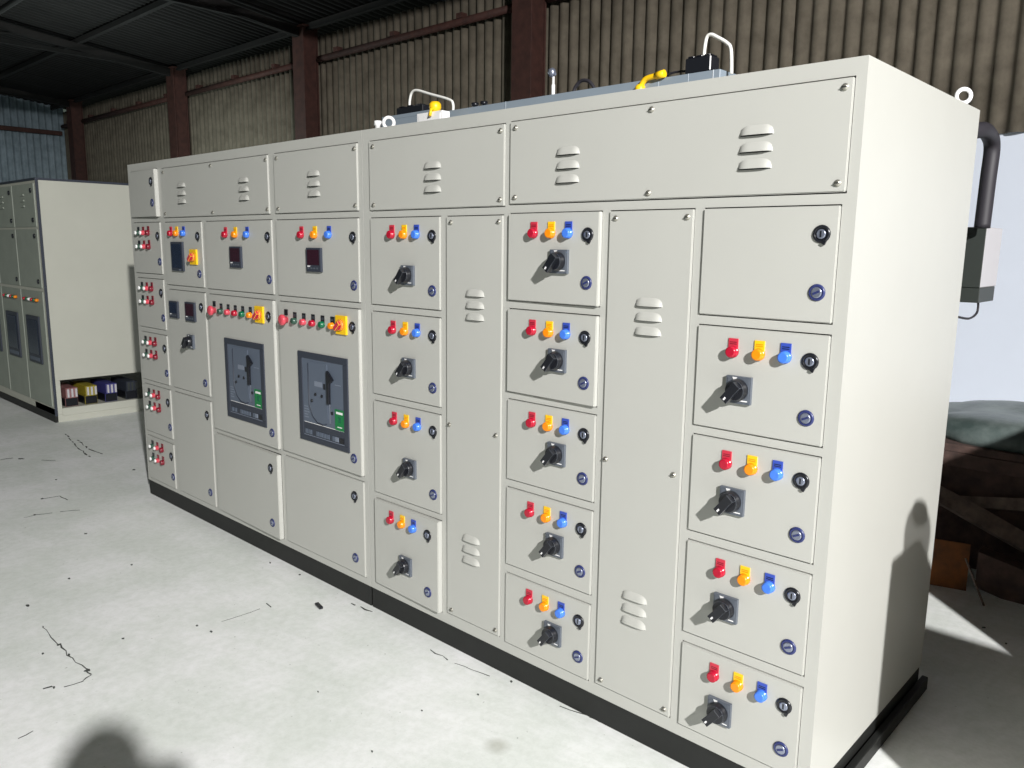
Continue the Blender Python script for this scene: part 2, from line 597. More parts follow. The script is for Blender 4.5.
b = MB()
b.lathe((0, 0, 0), (0, -1, 0), [(0, .0235), (.002, .0235), (.005, .020), (.005, .0165), (.0035, .016)], 20, 0)
b.lathe((0, -.0033, 0), (0, -1, 0), [(0, .0125), (.0025, .0125), (.0035, .010)], 14, 1)
b.box(-.0022, .0022, -.0074, -.0060, -.008, .008, 0)
b.obox((.009, -.004, -.021), (.004, 0, -.002), (0, .003, 0), (.002, 0, .005), 0)
ME['lock_k'] = b.mesh('black_lock', ['black', 'lockmetal'])
b = MB()
b.lathe((0, 0, 0), (0, -1, 0), [(0, .0225), (.002, .0225), (.0045, .0195), (.0045, .016), (.0035, .0155)], 20, 0)
b.lathe((0, -.0033, 0), (0, -1, 0), [(0, .0145), (.002, .0145), (.003, .012)], 14, 1)
b.obox((0, -.0068, 0), (.0085, 0, .004), (0, .001, 0), (-.0012, 0, .0026), 0)
ME['lock_b'] = b.mesh('blue_lock', ['film', 'lockmetal'])
b = MB()
b.lathe((0, 0, 0), (0, -1, 0), [(0, .009), (.002, .009), (.0021, .0075), (.005, .0065), (.007, .003)], 12, 0)
b.box(-.006, .006, -.0073, -.006, -.0012, .0012, 1)
ME['screw'] = b.mesh('screw', ['steel', 'dark'])


def louver():
    """pressed louvre scoop .1 wide: lip at the bottom, dark faces below painted as its shade"""
    b = MB()
    nx, nz = 14, 5
    wd, h, dp_ = .10, .026, .011
    vs_ = []
    for j in range(nz+1):
        v = j/nz
        for i in range(nx+1):
            u = 2*i/nx-1
            e = max(0.0, 1-abs(u)**5)
            d = dp_*e*math.cos(v*math.pi/2)**.8
            vs_.append((u*wd/2*(1-.08*v), -d, h*v*(.6+.4*e)))
    fs = [(j*(nx+1)+i, j*(nx+1)+i+1, (j+1)*(nx+1)+i+1, (j+1)*(nx+1)+i) for j in range(nz) for i in range(nx)]
    b.add(vs_, fs, 0, True)
    low = [vs_[i] for i in range(nx+1)]
    b.add([(x_, y_*.93, .0008) for x_, y_, z_ in low]+[(x_, -.0006, .0008) for x_, y_, z_ in low],
          [(i, i+1, nx+2+i, nx+1+i) for i in range(nx)], 1)  # dark underside standing in for the shade inside the slot
    b.box(-wd*.46, wd*.46, -.0008, -.0002, -.0022, .0010, 1)
    return b.mesh('louvre', ['paint', 'dark'])


ME['louver'] = louver()

# rotary isolator: square plate, round collar, pointer grip turned to about 7 o'clock
b = MB()
b.box(-.038, .038, -.011, 0, -.040, .038, 0)
b.box(-.033, .033, -.0125, -.011, -.033, .033, 0)
b.prism([(-.019, .036), (-.003, .036), (-.011, .020)], -.0135, -.0124, 1, 2)
b.box(.006, .031, -.0131, -.0124, -.0325, -.0285, 2)
b.lathe((0, -.0125, 0), (0, -1, 0), [(0, .032), (.008, .032), (.014, .029), (.022, .028)], 24, 1)
d = Vector((-.63, 0, -.78))
n = Vector((.78, 0, -.63))
b.obox(Vector((-.004, -.042, -.005)), d*.031, Vector((0, .011, 0)), n*.0125, 1)
b.obox(Vector((-.004, -.054, -.005))+d*.022, d*.005, Vector((0, .0006, 0)), n*.0028, 2)
b.obox(Vector((-.004, -.044, -.005))+d*.0325, d*.0006, Vector((0, .006, 0)), n*.004, 2)
ME['switch'] = b.mesh('rotary_switch', ['greyplate', 'black', 'white'], .0012)
b = MB()
b.box(-.04, .04, -.010, 0, -.042, .042, 0)
b.lathe((0, -.010, 0), (0, -1, 0), [(0, .026), (.007, .026), (.011, .022)], 20, 1)
b.obox((-.002, -.027, -.003), (-.018, 0, -.015), (0, .007, 0), (.006, 0, -.008), 1)
ME['switch_y'] = b.mesh('yellow_switch', ['yellow', 'redtag'], .0012)


def meter(name, wd, ht, face):
    b = MB()
    b.box(-wd/2, wd/2, -.012, 0, -ht/2, ht/2, 0)
    b.box(-wd/2+.008, wd/2-.008, -.0128, -.012, -ht/2+ht*.28, ht/2-.008, 1)
    for q in range(4):
        b.box(-wd/2+.012+q*(wd-.02)/4, -wd/2+.012+q*(wd-.02)/4+.010, -.0135, -.012, -ht/2+.012, -ht/2+.02, 2)
    b.box(-wd/2+.010, -wd/2+.032, -.0132, -.012, -ht/2+ht*.2, -ht/2+ht*.26, 3)
    return b.mesh(name, ['bezel', face, 'greyplate', 'white'], .001)


ME['meter'] = meter('digital_meter', .115, .108, 'maroon')
ME['meter_s'] = meter('digital_meter_small', .108, .098, 'navy')
b = MB()
b.box(-.072, .072, -.012, 0, -.082, .082, 0)
b.box(-.062, .062, -.0128, -.012, -.066, .070, 1)
b.box(.02, .05, -.0132, -.012, -.078, -.072, 2)
ME['hmi'] = b.mesh('operator_screen', ['bezel', 'navy', 'acb2'], .0012)


def breaker(door, x0, x1, z0, z1, y=-.006):
    """withdrawable air circuit breaker front standing in the door cut-out"""
    wd, ht = x1-x0, z1-z0

    def Z(v):
        return z1-ht*v

    def X(u):
        return x0+wd*u
    ctr = Vector((x0, 0, z1))

    def put(nm, b, mats, bev=.0):
        b.v = [(vx-ctr.x, vy, vz-ctr.z) for vx, vy, vz in b.v]
        return place(nm, b.mesh(nm, mats, bev), door, (ctr.x, y, ctr.z))
    b = MB()
    b.box(X(0), X(1), -.0065, 0, Z(.07), Z(0))
    b.box(X(0), X(1), -.0065, 0, Z(1), Z(.94))
    b.box(X(0), X(.085), -.0065, 0, Z(.94), Z(.07))
    b.box(X(.915), X(1), -.0065, 0, Z(.94), Z(.07))
    b.box(X(.085), X(.915), -.0055, 0, Z(.845), Z(.79))
    put('breaker_bezel', b, ['bezel'], .0015)
    b = MB()
    b.box(X(.085), X(.915), -.003, 0, Z(.79), Z(.07), 0)
    b.box(X(.095), X(.905), -.0034, -.003, Z(.79), Z(.782), 1)
    pol = [(X(.22), Z(.10)), (X(.60), Z(.10)), (X(.60), Z(.70)), (X(.56), Z(.745)), (X(.48), Z(.765)), (X(.38), Z(.755)), (X(.29), Z(.70)), (X(.23), Z(.60))]
    b.prism(pol, -.0055, -.003, 1, 0)
    put('breaker_face', b, ['acb', 'white'], .0012)
    # dark groove that rounds the bottom of the mechanism cover
    b = MB()
    pts = [(X(.205), -.0035, Z(.12)), (X(.21), -.0035, Z(.58)), (X(.27), -.0035, Z(.70)), (X(.37), -.0035, Z(.768)), (X(.49), -.0035, Z(.778)), (X(.575), -.0035, Z(.75))]
    b.tube(pts, .0028, 6)
    put('cover_groove', b, ['bezel'])
    b = MB()
    b.prism([(X(.615), Z(.16)), (X(.66), Z(.19)), (X(.735), Z(.255)), (X(.66), Z(.30)), (X(.655), Z(.52)), (X(.615), Z(.52))], -.0160, -.003, 1)
    b.box(X(.63), X(.66), -.007, -.003, Z(.74), Z(.52), 1)
    b.box(X(.66), X(.70), -.006, -.003, Z(.635), Z(.60), 0)
    put('charging_handle', b, ['black', 'acb2'], .0015)
    put('mechanism_label', MB().box(X(.34), X(.50), -.0060, -.0055, Z(.36), Z(.305)), ['acb2'])
    put('counter_window', MB().box(X(.52), X(.56), -.0063, -.0055, Z(.375), Z(.315)), ['black'])
    for u, v in ((.36, .45), (.49, .455), (.28, .53)):
        put('face_screw', MB().lathe((X(u), -.0055, Z(v)), (0, -1, 0), [(0, .008), (.004, .007)], 10), ['black'])
    for k in range(5):
        put('printed_line', MB().box(X(.10), X(.17+.02*(k % 3)), -.0036, -.003, Z(.615+.03*k), Z(.605+.03*k)), ['acb2'])
    put('printed_line', MB().box(X(.74), X(.86), -.0036, -.003, Z(.305), Z(.297)), ['acb2'])
    b = MB()
    b.box(X(.735), X(.915), -.0045, -.002, Z(.785), Z(.56), 0)
    b.box(X(.76), X(.885), -.0049, -.0045, Z(.61), Z(.585), 1)
    b.box(X(.78), X(.87), -.0049, -.0045, Z(.755), Z(.745), 1)
    b.box(X(.80), X(.85), -.0049, -.0045, Z(.70), Z(.64), 2)
    put('green_nameplate', b, ['greenlabel', 'white', 'green'])
    b = MB()
    b.box(X(.085), X(.915), -.004, 0, Z(.94), Z(.845), 0)
    b.box(X(.09), X(.91), -.0052, -.004, Z(.935), Z(.928), 2)
    for k, u in enumerate((.12, .20, .35, .42, .49, .56, .68, .74)):
        b.box(X(u), X(u+.055), -.0062, -.004, Z(.915), Z(.865), 1 if k != 7 else 2)
    b.box(X(.82), X(.90), -.0062, -.004, Z(.92), Z(.865), 3)
    put('control_strip', b, ['bezel', 'acb', 'acb2', 'black'])


# ------------------------------------------------------------------ main switchgear line-up
YD = 1.024
H = 2.10
PL = .098


def section(name, x0, x1, holes):
    root = place(name, None, None, ((x0+x1)/2, YD/2, 0))
    # body shell with a front frame pierced by the door openings
    b = MB()
    yf, yb = 0.0, .022
    hs = [(a-.002, c+.002, z0-.0035, z1+.0035) for a, c, z0, z1 in holes]
    xs = sorted({round(q, 5) for h_ in hs for q in h_[:2]} | {x0, x1})
    zs = sorted({round(q, 5) for h_ in hs for q in h_[2:]} | {PL, H})
    for i in range(len(xs)-1):
        for j in range(len(zs)-1):
            mx, mz = (xs[i]+xs[i+1])/2, (zs[j]+zs[j+1])/2
            if any(h_[0] < mx < h_[1] and h_[2] < mz < h_[3] for h_ in hs):
                continue
            b.add([(xs[i], yf, zs[j]), (xs[i+1], yf, zs[j]), (xs[i+1], yf, zs[j+1]), (xs[i], yf, zs[j+1])], [(0, 1, 2, 3)])
    for a, c, z0, z1 in hs:
        q = [(a, z0), (c, z0), (c, z1), (a, z1)]
        for k in range(4):
            p0, p1 = q[k], q[(k+1) % 4]
            b.add([(p0[0], yf, p0[1]), (p1[0], yf, p1[1]), (p1[0], yb, p1[1]), (p0[0], yb, p0[1])], [(0, 1, 2, 3)])
        b.add([(a, yb, z0), (c, yb, z0), (c, yb, z1), (a, yb, z1)], [(0, 1, 2, 3)], 1)
    b.add([(x0, yf, PL), (x1, yf, PL), (x1, yf, H), (x0, yf, H), (x0, YD, PL), (x1, YD, PL), (x1, YD, H), (x0, YD, H)],
          [(4, 5, 6, 7), (0, 3, 7, 4), (1, 5, 6, 2), (3, 2, 6, 7), (0, 4, 5, 1)])
    o = WORLD[root]
    b.v = [(vx-o.x, vy-o.y, vz) for vx, vy, vz in b.v]
    me = b.mesh(name+'_body', ['paint', 'dark'])
    bm = bmesh.new()
    bm.from_mesh(me)
    bmesh.ops.remove_doubles(bm, verts=bm.verts, dist=1e-5)
    bmesh.ops.recalc_face_normals(bm, faces=bm.faces)
    bm.to_mesh(me)
    bm.free()
    place('body', me, root, o)
    pb = MB()
    pb.box(x0-o.x+.004, x1-o.x-.004, .004-o.y, YD-.004-o.y, 0, PL)
    place('plinth', pb.mesh('plinth', ['plinth'], .002), root, o)
    return root


def slab(root, nm, x0, x1, z0, z1, ajar=0.0, y0=-.006):
    """door / cover plate hinged on its left edge"""
    wd, ht = x1-x0, z1-z0
    b = MB().box(0, wd, y0, .019, -ht/2, ht/2)
    o = place(nm, b.mesh(nm, ['paint'], .0025, 2), root, (x0, 0, (z0+z1)/2))
    return o


def fit(door, nm, me, x, z, y=-.006):
    return place(nm, ME[me], door, (x+(CAM.x-x)*.0022, y, z))


def ajar(door, deg):
    door.rotation_euler = (0, 0, -math.radians(deg))
    # a door standing a little open pivots about its outer hinge edge
    door.location.y -= .004


# ---- left section
c1, c2, c3, c4 = (-4.395, -4.012), (-3.957, -3.492), (-3.451, -2.768), (-2.727, -2.068)
R1 = [(1.446, 1.749), (1.112, 1.414), (.775, 1.078), (.438, .745), (.122, .405)]
L_h = [(*c1, 1.782, 2.053)]+[(*c1, a, z) for a, z in R1]
L_h += [(c2[0], -2.782, 1.775, 2.051), (*c2, 1.389, 1.747), (*c2, .777, 1.360), (*c2, .128, .747)]
L_h += [(*c3, 1.387, 1.746), (*c3, .607, 1.357), (*c3, .130, .577)]
L_h += [(*c4, 1.775, 2.051), (*c4, 1.387, 1.744), (*c4, .612, 1.357), (*c4, .133, .583)]
SX = -2.036
left = section('switchgear_panel', -4.433, SX-.0012, L_h)
tag(left, 'pale grey switchgear cabinet, left part with two large breakers', 'cabinet')

LO = 'lock'
d = slab(left, 'door', *L_h[0])
fit(d, LO, 'lock_k', -4.07, 1.985)
fit(d, LO, 'lock_b', -4.07, 1.862)
ajar(d, 1.8)
for (z0, z1) in R1:
    d = slab(left, 'door', c1[0], c1[1], z0, z1)
    for row, dz in ((0, .060), (1, .142)):
        for x_, me in ((-4.325, 'c_green'), (-4.254, 'c_red'), (-4.182, 'c_dred')):
            fit(d, 'indicator_lamp', me, x_, z1-dz)
    fit(d, LO, 'lock_k', -4.06, z1-.078)
    fit(d, LO, 'lock_b', -4.05, z0+.073)


def cover(root, x0, x1, z0, z1, louvres, midx=None, mids=None):
    d = slab(root, 'cover_plate', x0, x1, z0, z1)
    e = .022
    for x_ in (x0+e, x1-e):
        for z_ in (z0+e, z1-e):
            fit(d, 'screw', 'screw', x_, z_)
    if midx:
        for z_ in (z0+e*.8, z1-e*.8):
            fit(d, 'screw', 'screw', midx, z_)
    if mids:
        for x_ in (x0+.012, x1-.028):
            fit(d, 'screw', 'screw', x_, mids)
    for lx, lz in louvres:
        fit(d, 'louvre', 'louver', lx, lz)
    return d


def trio(x_, z):
    return [(x_, z), (x_, z-.044), (x_, z-.088)]


cover(left, *L_h[6], trio(-3.713, 1.938)+trio(-3.023, 1.934), midx=-3.36)
# col 2
d = slab(left, 'door', *L_h[7])
for x_, me in ((-3.873, 'lamp_r'), (-3.800, 'lamp_y'), (-3.712, 'lamp_b')):
    fit(d, 'indicator_lamp', me, x_, 1.747-.062)
fit(d, LO, 'lock_k', -3.549, 1.669)
fit(d, LO, 'lock_b', -3.549, 1.463)
fit(d, 'operator_screen', 'hmi', -3.795, 1.555)
fit(d, 'selector_switch', 'switch_y', -3.600, 1.555)
d = slab(left, 'door', *L_h[8])
fit(d, 'digital_meter', 'meter_s', -3.883, 1.247)
fit(d, 'digital_meter', 'meter', -3.673, 1.247)
fit(d, LO, 'lock_k', -3.551, 1.280)
fit(d, LO, 'lock_b', -3.551, .850)
fit(d, 'rotary_switch', 'switch', -3.690, 1.076)
d = slab(left, 'door', *L_h[9])
fit(d, LO, 'lock_k', -3.551, .667)
fit(d, LO, 'lock_b', -3.560, .205)
# col 3
for hi, lx in ((10, (-3.228, -3.125, -3.005)), (14, (-2.509, -2.400, -2.288))):
    h_ = L_h[hi]
    d = slab(left, 'door', *h_)
    for x_, me in zip(lx, ('lamp_r', 'lamp_y', 'lamp_b')):
        fit(d, 'indicator_lamp', me, x_, h_[3]-.069)
    fit(d, LO, 'lock_k', h_[1]-.046, h_[3]-.079)
    fit(d, LO, 'lock_b', h_[1]-.044, h_[2]+.072)
    fit(d, 'digital_meter', 'meter', -3.122 if hi == 10 else -2.404, 1.563)
for hi, x0, bx0, bx1, sx in ((11, -3.385, -3.276, -2.868, -2.900), (15, -2.660, -2.556, -2.152, -2.196)):
    h_ = L_h[hi]
    d = slab(left, 'door', *h_)
    fit(d, 'push_button', 'mushroom', x0, 1.273)
    for k, me in enumerate(('k_dgreen', 'k_pink', 'k_red', 'k_green', 'k_amber')):
        fit(d, 'indicator_lamp', me, x0+.078*(k+1), 1.273)
    fit(d, 'selector_switch', 'switch_y', sx, 1.282)
    fit(d, LO, 'lock_k', h_[1]-.052, 1.279)
    fit(d, LO, 'lock_b', h_[1]-.062, .685)
    breaker(d, bx0, bx1, .704, 1.134)
    ajar(d, .35)
for hi in (12, 16):
    h_ = L_h[hi]
    d = slab(left, 'door', *h_)
    fit(d, LO, 'lock_k', h_[1]-.075, h_[3]-.078)
    fit(d, LO, 'lock_b', h_[1]-.078, h_[2]+.075)
    if hi == 12:
        ajar(d, 1.2)
cover(left, *L_h[13], trio(-2.400, 1.933))

# ---- right section
c5, c6, c7, c8, c9 = (-1.985, -1.551), (-1.514, -1.219), (-1.187, -.787), (-.755, -.457), (-.424, -.038)
R5 = [(1.386, 1.742), (1.002, 1.355), (.561, .970), (.137, .531)]
R7 = [(1.446, 1.745), (1.117, 1.414), (.789, 1.087), (.458, .756), (.141, .421)]
R_h = [(c5[0], -1.214, 1.773, 2.050), (c7[0], -.029, 1.778, 2.053)]
R_h += [(*c5, a, z) for a, z in R5]+[(*c6, .149, 1.741)]+[(*c7, a, z) for a, z in R7]+[(*c8, .146, 1.745)]+[(*c9, a, z) for a, z in R7]
right = section('switchgear_panel', SX+.0012, 0.0, R_h)
tag(right, 'pale grey switchgear cabinet, right part with rows of feeder doors', 'cabinet')
cover(right, *R_h[0], trio(-1.596, 1.922))
cover(right, *R_h[1], trio(-.933, 1.928)+trio(-.280, 1.936), midx=-.617)
cover(right, *R_h[6], trio(-1.362, 1.450)+trio(-1.379, .492), mids=.942)
cover(right, *R_h[12], trio(-.600, 1.458)+trio(-.610, .500), mids=.949)


def feeder(h_, xs, knob, lk, lkz=.073):
    d = slab(right, 'door', *h_)
    z1 = h_[3]
    for x_, me in zip(xs, ('lamp_r', 'lamp_y', 'lamp_b')):
        fit(d, 'indicator_lamp', me, x_, z1-.067)
    fit(d, LO, 'lock_k', lk, z1-.072)
    fit(d, LO, 'lock_b', lk, h_[2]+lkz)
    fit(d, 'rotary_switch', 'switch', knob[0], knob[1])
    return d


for i, h_ in enumerate(R_h[2:6]):
    kz = h_[3]-(.226, .213, .252, .245)[i]
    dx = -.022 if i == 3 else 0
    d = feeder(h_, (-1.844+dx, -1.766+dx, -1.690+dx), (-1.742+dx, kz), -1.600+dx)
    if i == 3:
        ajar(d, 1.5)
for i, h_ in enumerate(R_h[7:12]):
    d = feeder(h_, (-1.068, -.990, -.915), (-.949, h_[3]-.158), -.836, .074)
    if i in (0, 1):
        ajar(d, .7)
for i, h_ in enumerate(R_h[13:18]):
    if i == 0:
        d = slab(right, 'door', *h_)
        fit(d, LO, 'lock_k', -.082, 1.674)
        fit(d, LO, 'lock_b', -.083, 1.524)
    else:
        d = feeder(h_, (-.310, -.231, -.155), (-.283, h_[3]-.172), -.087, .072)

# lifting eyes on the roof of the line-up


def eye(lab, x_, y_, turn=0):
    root = place('lifting_eye', None, None, (x_, y_, H))
    b = MB()
    b.lathe((0, 0, 0), (0, 0, 1), [(0, .02), (.006, .02), (.008, .010), (.018, .009)], 12)
    place('shank', b.mesh('shank', ['white']), root, (x_, y_, H))
    b = MB()
    b.tube([(.022*math.cos(q), 0, .036+.022*math.sin(q)) for q in [2*math.pi*k/20 for k in range(20)]], .007, 8, 0, True)
    place('ring', b.mesh('ring', ['white']), root, (x_, y_, H), (0, 0, turn))
    tag(root, lab, 'eye bolt', 'lifting eyes on the switchgear')


eye('pale lifting eye at the right rear corner of the panel top', -.03, .93, .6)
eye('pale lifting eye beside the white box on the panel top', -1.985, .10, .7)
b = MB()
b.lathe((0, 0, 0), (0, 0, 1), [(0, .014), (.03, .012), (.032, .016), (.05, .016)], 10)
q_ = at(378, 129, 1, .10)
tag(place('lifting_stud', b.mesh('stud', ['white']), None, (q_.x, .10, H)), 'short pale stud left of the small lifting eye', 'stud')

# bus trunking along the roof and what stands on it
TY0, TY1, TZ = .40, .54, 2.218
b = MB().box(-2.42, -.86, TY0, TY1, H, TZ)
b.box(-2.42, -2.06, TY0+.002, TY1-.002, TZ, TZ+.018)
b.box(-.86, -.625, TY0, TY1, H, 2.216)
b.box(-1.6, -1.596, TY0-.002, TY1+.002, H, TZ+.001, 1)
b.box(-.745, -.742, TY0-.001, TY1, H, 2.217, 1)
b.box(-.652, -.648, TY0-.001, TY1, H, 2.217, 2)
tag(place('bus_trunking', b.mesh('trunk', ['trunk', 'dark', 'white'], .002), None, (0, 0, 0)), 'grey-blue metal trunking lying along the panel top', 'trunking')
b = MB()
b.box(-2.320, -2.130, TY0+.01, TY0+.06, TZ+.0185, 2.268, 0)
for k in range(3):
    b.box(-2.31+k*.060, -2.275+k*.060, TY0+.015, TY0+.055, 2.268, 2.274, 0)
tag(place('terminal_block', b.mesh('tb', ['black'], .003), None), 'black terminal block at the left end of the trunking', 'terminal block')
b = MB()
b.box(-.765, -.668, TY0+.01, TY0+.07, 2.2185, 2.268, 0)
for k in range(3):
    b.box(-.760+k*.031, -.735+k*.031, TY0+.015, TY0+.065, 2.268, 2.275, 0)
tag(place('terminal_block', b.mesh('tb2', ['black'], .003), None), 'black terminal block at the right end of the trunking', 'terminal block')


def smooth_path(pts, n=8):
    out = []
    P_ = [Vector(p) for p in pts]
    for i in range(len(P_)-1):
        p0, p1, p2, p3 = P_[max(i-1, 0)], P_[i], P_[i+1], P_[min(i+2, len(P_)-1)]
        for k in range(n):
            t = k/n
            out.append(.5*((2*p1)+(p2-p0)*t+(2*p0-5*p1+4*p2-p3)*t*t+(3*p1-p0-3*p2+p3)*t**3))
    out.append(P_[-1])
    return out


TYC = TY0+.08
q = [at(x_, y_, 1, .435) for x_, y_ in [(409.5, 105.3), (410, 99), (412, 92.5), (417, 90.3), (430, 94), (449, 99.5), (453, 104), (453, 112.5)]]
tag(place('cable_loop', MB().tube(smooth_path(q), .006, 8).mesh('loop', ['tube']), None), 'thin pale cable loop above the left terminal block', 'cable')
q = [at(x_, y_, 1, .435) for x_, y_ in [(704, 55.5), (705, 46), (707, 37), (711, 34.5), (717, 37), (727, 43), (731, 50), (731.5, 74)]]
tag(place('cable_loop', MB().tube(smooth_path(q), .006, 8).mesh('loop', ['tube']), None), 'thin pale cable loop above the right terminal block', 'cable')
a = at(417, 114, 1, .30)
c = at(442, 125, 1, .30)
b = MB().box(a.x, c.x, .30, .345, H, a.z, 0)
b.box(a.x+.01, c.x-.01, .298, .30, H+.01, a.z-.01, 0)
tag(place('white_label_box', b.mesh('wb', ['white'], .002), None), 'small white box in front of the grey-blue trunking', 'box')
a = at(430, 113, 1, .30)
b = MB()
b.lathe((0, 0, 0), (0, 0, 1), [(0, .020), (.02, .027), (.035, .026), (.045, .018)], 12)
b.tube([(0, 0, .02), (.012, -.034, .008), (.014, -.042, -.02)], .007, 6)
o_ = place('yellow_cable_gland', b.mesh('yb', ['yellow']), None, (a.x, .33, at(417, 114, 1, .30).z+.0005))
tag(o_, 'yellow cable gland on the small white box', 'cable gland')
q = [at(x_, y_, 1, .39) for x_, y_ in [(640, 90), (642, 84), (646, 79), (653, 76.5), (661, 75)]]
b = MB().tube(smooth_path(q), [.010]*33, 8)
b.lathe(q[0]-Vector((0, 0, .02)), (0, 0, 1), [(0, .016), (.03, .019), (.038, .012)], 10)
b.lathe(q[4]-Vector((.02, 0, .0)), (1, 0, .1), [(0, .013), (.035, .013)], 10)
tag(place('yellow_cable', b.mesh('yc', ['yellow']), None), 'short yellow cable piece bent over the trunking edge', 'cable')
q = [at(x_, y_, 1, TYC) for x_, y_ in [(663, 76.5), (672, 73), (680, 71.5), (690, 71)]]
tag(place('black_lead', MB().tube(smooth_path(q), .004, 6).mesh('bl', ['conduit']), None), 'thin black lead running into the right terminal block', 'cable')
q = [at(x_, y_, 1, TYC) for x_, y_ in [(573, 97), (575, 88), (581, 81), (588, 81), (593, 86), (597, 95)]]
tag(place('black_cable_loop', MB().tube(smooth_path(q), .007, 8).mesh('bcl', ['conduit']), None), 'black cable arching out of the trunking top', 'cable')
a, c = at(553, 100, 1, TYC), at(553, 75, 1, TYC)
root = place('indicator_rod', None, None, (a.x, TYC, TZ))
place('rod', MB().lathe((0, 0, 0), (0, 0, 1), [(0, .0075), (.055, .0075), (.056, .005), (c.z-TZ, .005)], 10).mesh('rod', ['white']), root, (a.x, TYC, TZ))
b = MB()
b.lathe((0, 0, c.z-TZ-.006), (-.25, -.3, 1), [(0, .010), (.006, .016), (.022, .017), (.032, .010)], 10)
place('rod_tip', b.mesh('tip', ['lockmetal']), root, (a.x, TYC, TZ))
tag(root, 'white upright rod with a grey knob on the trunking', 'rod')
for x_, y_, lb in ((475, 107, 'left of two small black bolts on the trunking'), (484, 105, 'right of two small black bolts on the trunking')):
    a = at(x_, y_, 1, TYC)
    b = MB().lathe((0, 0, 0), (0, 0, 1), [(0, .008), (.02, .008), (.021, .016), (.034, .016)], 8)
    tag(place('bolt', b.mesh('bolt', ['black']), None, (a.x, TYC, TZ)), lb, 'bolt')

# conduit and box hanging behind the right end
XB = -.035
root = place('conduit_drop', None, None, tuple(at(985, 303, 0, XB)))
pw = [(-.09, YD+.0008, 2.02), (-.086, YD+.05, 2.024), at(980, 130, 0, XB), at(989, 135, 0, XB), at(992, 148, 0, XB), at(988, 180, 0, XB), at(982, 228, 0, XB)]
rw = WORLD[root]
b = MB().tube([Vector(p)-rw for p in smooth_path(pw)], .028, 14)
place('conduit', b.mesh('conduit', ['conduit']), root, rw)
e0, e1 = at(987, 227, 0, XB), at(978, 303, 0, XB)
lean = (e1-e0)
ty = at(1003, 228, 0, XB).y-e0.y
b = MB()
up_ = Vector((0, lean.y, lean.z))
c0 = e0-rw
fy = Vector((0, ty, 0))
fx = Vector((-.075, 0, 0))


def para(b, o_, a_, b_, c_, mi):
    vs_ = [o_+a_*i+b_*j+c_*k for i in (0, 1) for j in (0, 1) for k in (0, 1)]
    b.add(vs_, [(0, 1, 3, 2), (4, 6, 7, 5), (0, 4, 5, 1), (2, 3, 7, 6), (0, 2, 6, 4), (1, 5, 7, 3)], mi)


para(b, c0, fx, fy, up_*.80, 0)
b2 = MB()
para(b2, c0+up_*.8-Vector((-.001, .002, 0)), fx-Vector((.002, 0, 0)), fy*.92, up_*.2, 0)
para(b2, c0-Vector((-.0005, .006, 0)), fx, Vector((0, .006, 0)), up_*.8, 0)  # thin dark plate painted as the shaded left side of the box
place('box_cover', b.mesh('bc', ['boxgrey'], .003), root, rw)
place('box_base_and_shade', b2.mesh('bb', ['boxdark'], .002), root, rw)
pw = [e1+Vector((-.03, ty*.5, .01)), at(978, 308, 0, XB-.03), at(976, 314, 0, XB-.03), at(969, 318.5, 0, XB-.03), at(958, 317, 0, XB-.03)]
place('lead', MB().tube([Vector(p)-rw for p in smooth_path(pw)], .0045, 6).mesh('ld', ['conduit']), root, rw)
tag(root, 'grey box on a thick black conduit behind the panel end', 'junction box')

# ------------------------------------------------------------------ second panel in the background
OX1, OX0, OY0, OY1, OH = -7.12, -10.6, .285, 1.62, 2.175
second = place('switchgear_panel', None, None, ((OX0+OX1)/2, (OY0+OY1)/2, 0))
so = WORLD[second]


def ob(nm, b, mats, bev=0):
    b.v = [(x_-so.x, y_-so.y, z_) for x_, y_, z_ in b.v]
    return place(nm, b.mesh(nm, mats, bev), second, so)


b = MB()
b.box(OX0, OX1-.012, OY0, OY1, .40, OH-.02, 0)          # upper body
b.box(OX0, OX1-.55, OY0, OY1, .07, .40, 0)              # lower body behind the open cable chamber
b.box(OX1-.55, OX1-.012, OY0, OY0+.045, .07, .40, 0)
b.box(OX1-.55, OX1-.012, OY1-.1, OY1, .07, .40, 0)
b.box(OX1-.55, OX1-.012, OY0, OY1, .07, .125, 0)
ob('body', b, ['paint2'])
b = MB().box(OX1-.012, OX1, OY0+.02, OY1, .385, OH-.015)
b.box(OX1-.012, OX1, OY0+.02, OY0+.06, .07, .385)
b.box(OX1-.012, OX1, OY0+.06, OY1, .055, .125)
ob('side_cover', b, ['paint2'], .002)
b = MB().box(OX1-.002, OX1+.001, OY0-.004, OY0+.02, .06, OH)
b.box(OX0, OX1+.002, OY0-.006, OY1, OH-.02, OH)
ob('edge_trim', b, ['bezel'])
b = MB().box(OX0, OX1-.006, OY0+.02, OY1, 0, .07)
ob('plinth', b, ['paint2'])
b = MB().box(OX0, OX1-.002, OY0-.004, OY0+.02, 0, .07)
ob('plinth_front', b, ['plinth'])
for yc, m_, m2 in ((OY0+.16, 'busred', 'boxgrey'), (OY0+.33, 'busyel', 'boxgrey'), (OY0+.51, 'busblu', 'boxgrey'), (OY0+.70, 'bezel', 'boxdark')):
    b = MB()
    b.box(OX1-.42, OX1-.03, yc-.050, yc+.050, .205, .300, 0)
    b.box(OX1-.42, OX1-.05, yc-.055, yc+.055, .125, .205, 2)
    for k in range(3):
        b.box(OX1-.045, OX1-.018, yc-.045+k*.034, yc-.022+k*.034, .212, .295, 1)
    ob('busbar', b, [m_, m2, 'black'], .003)
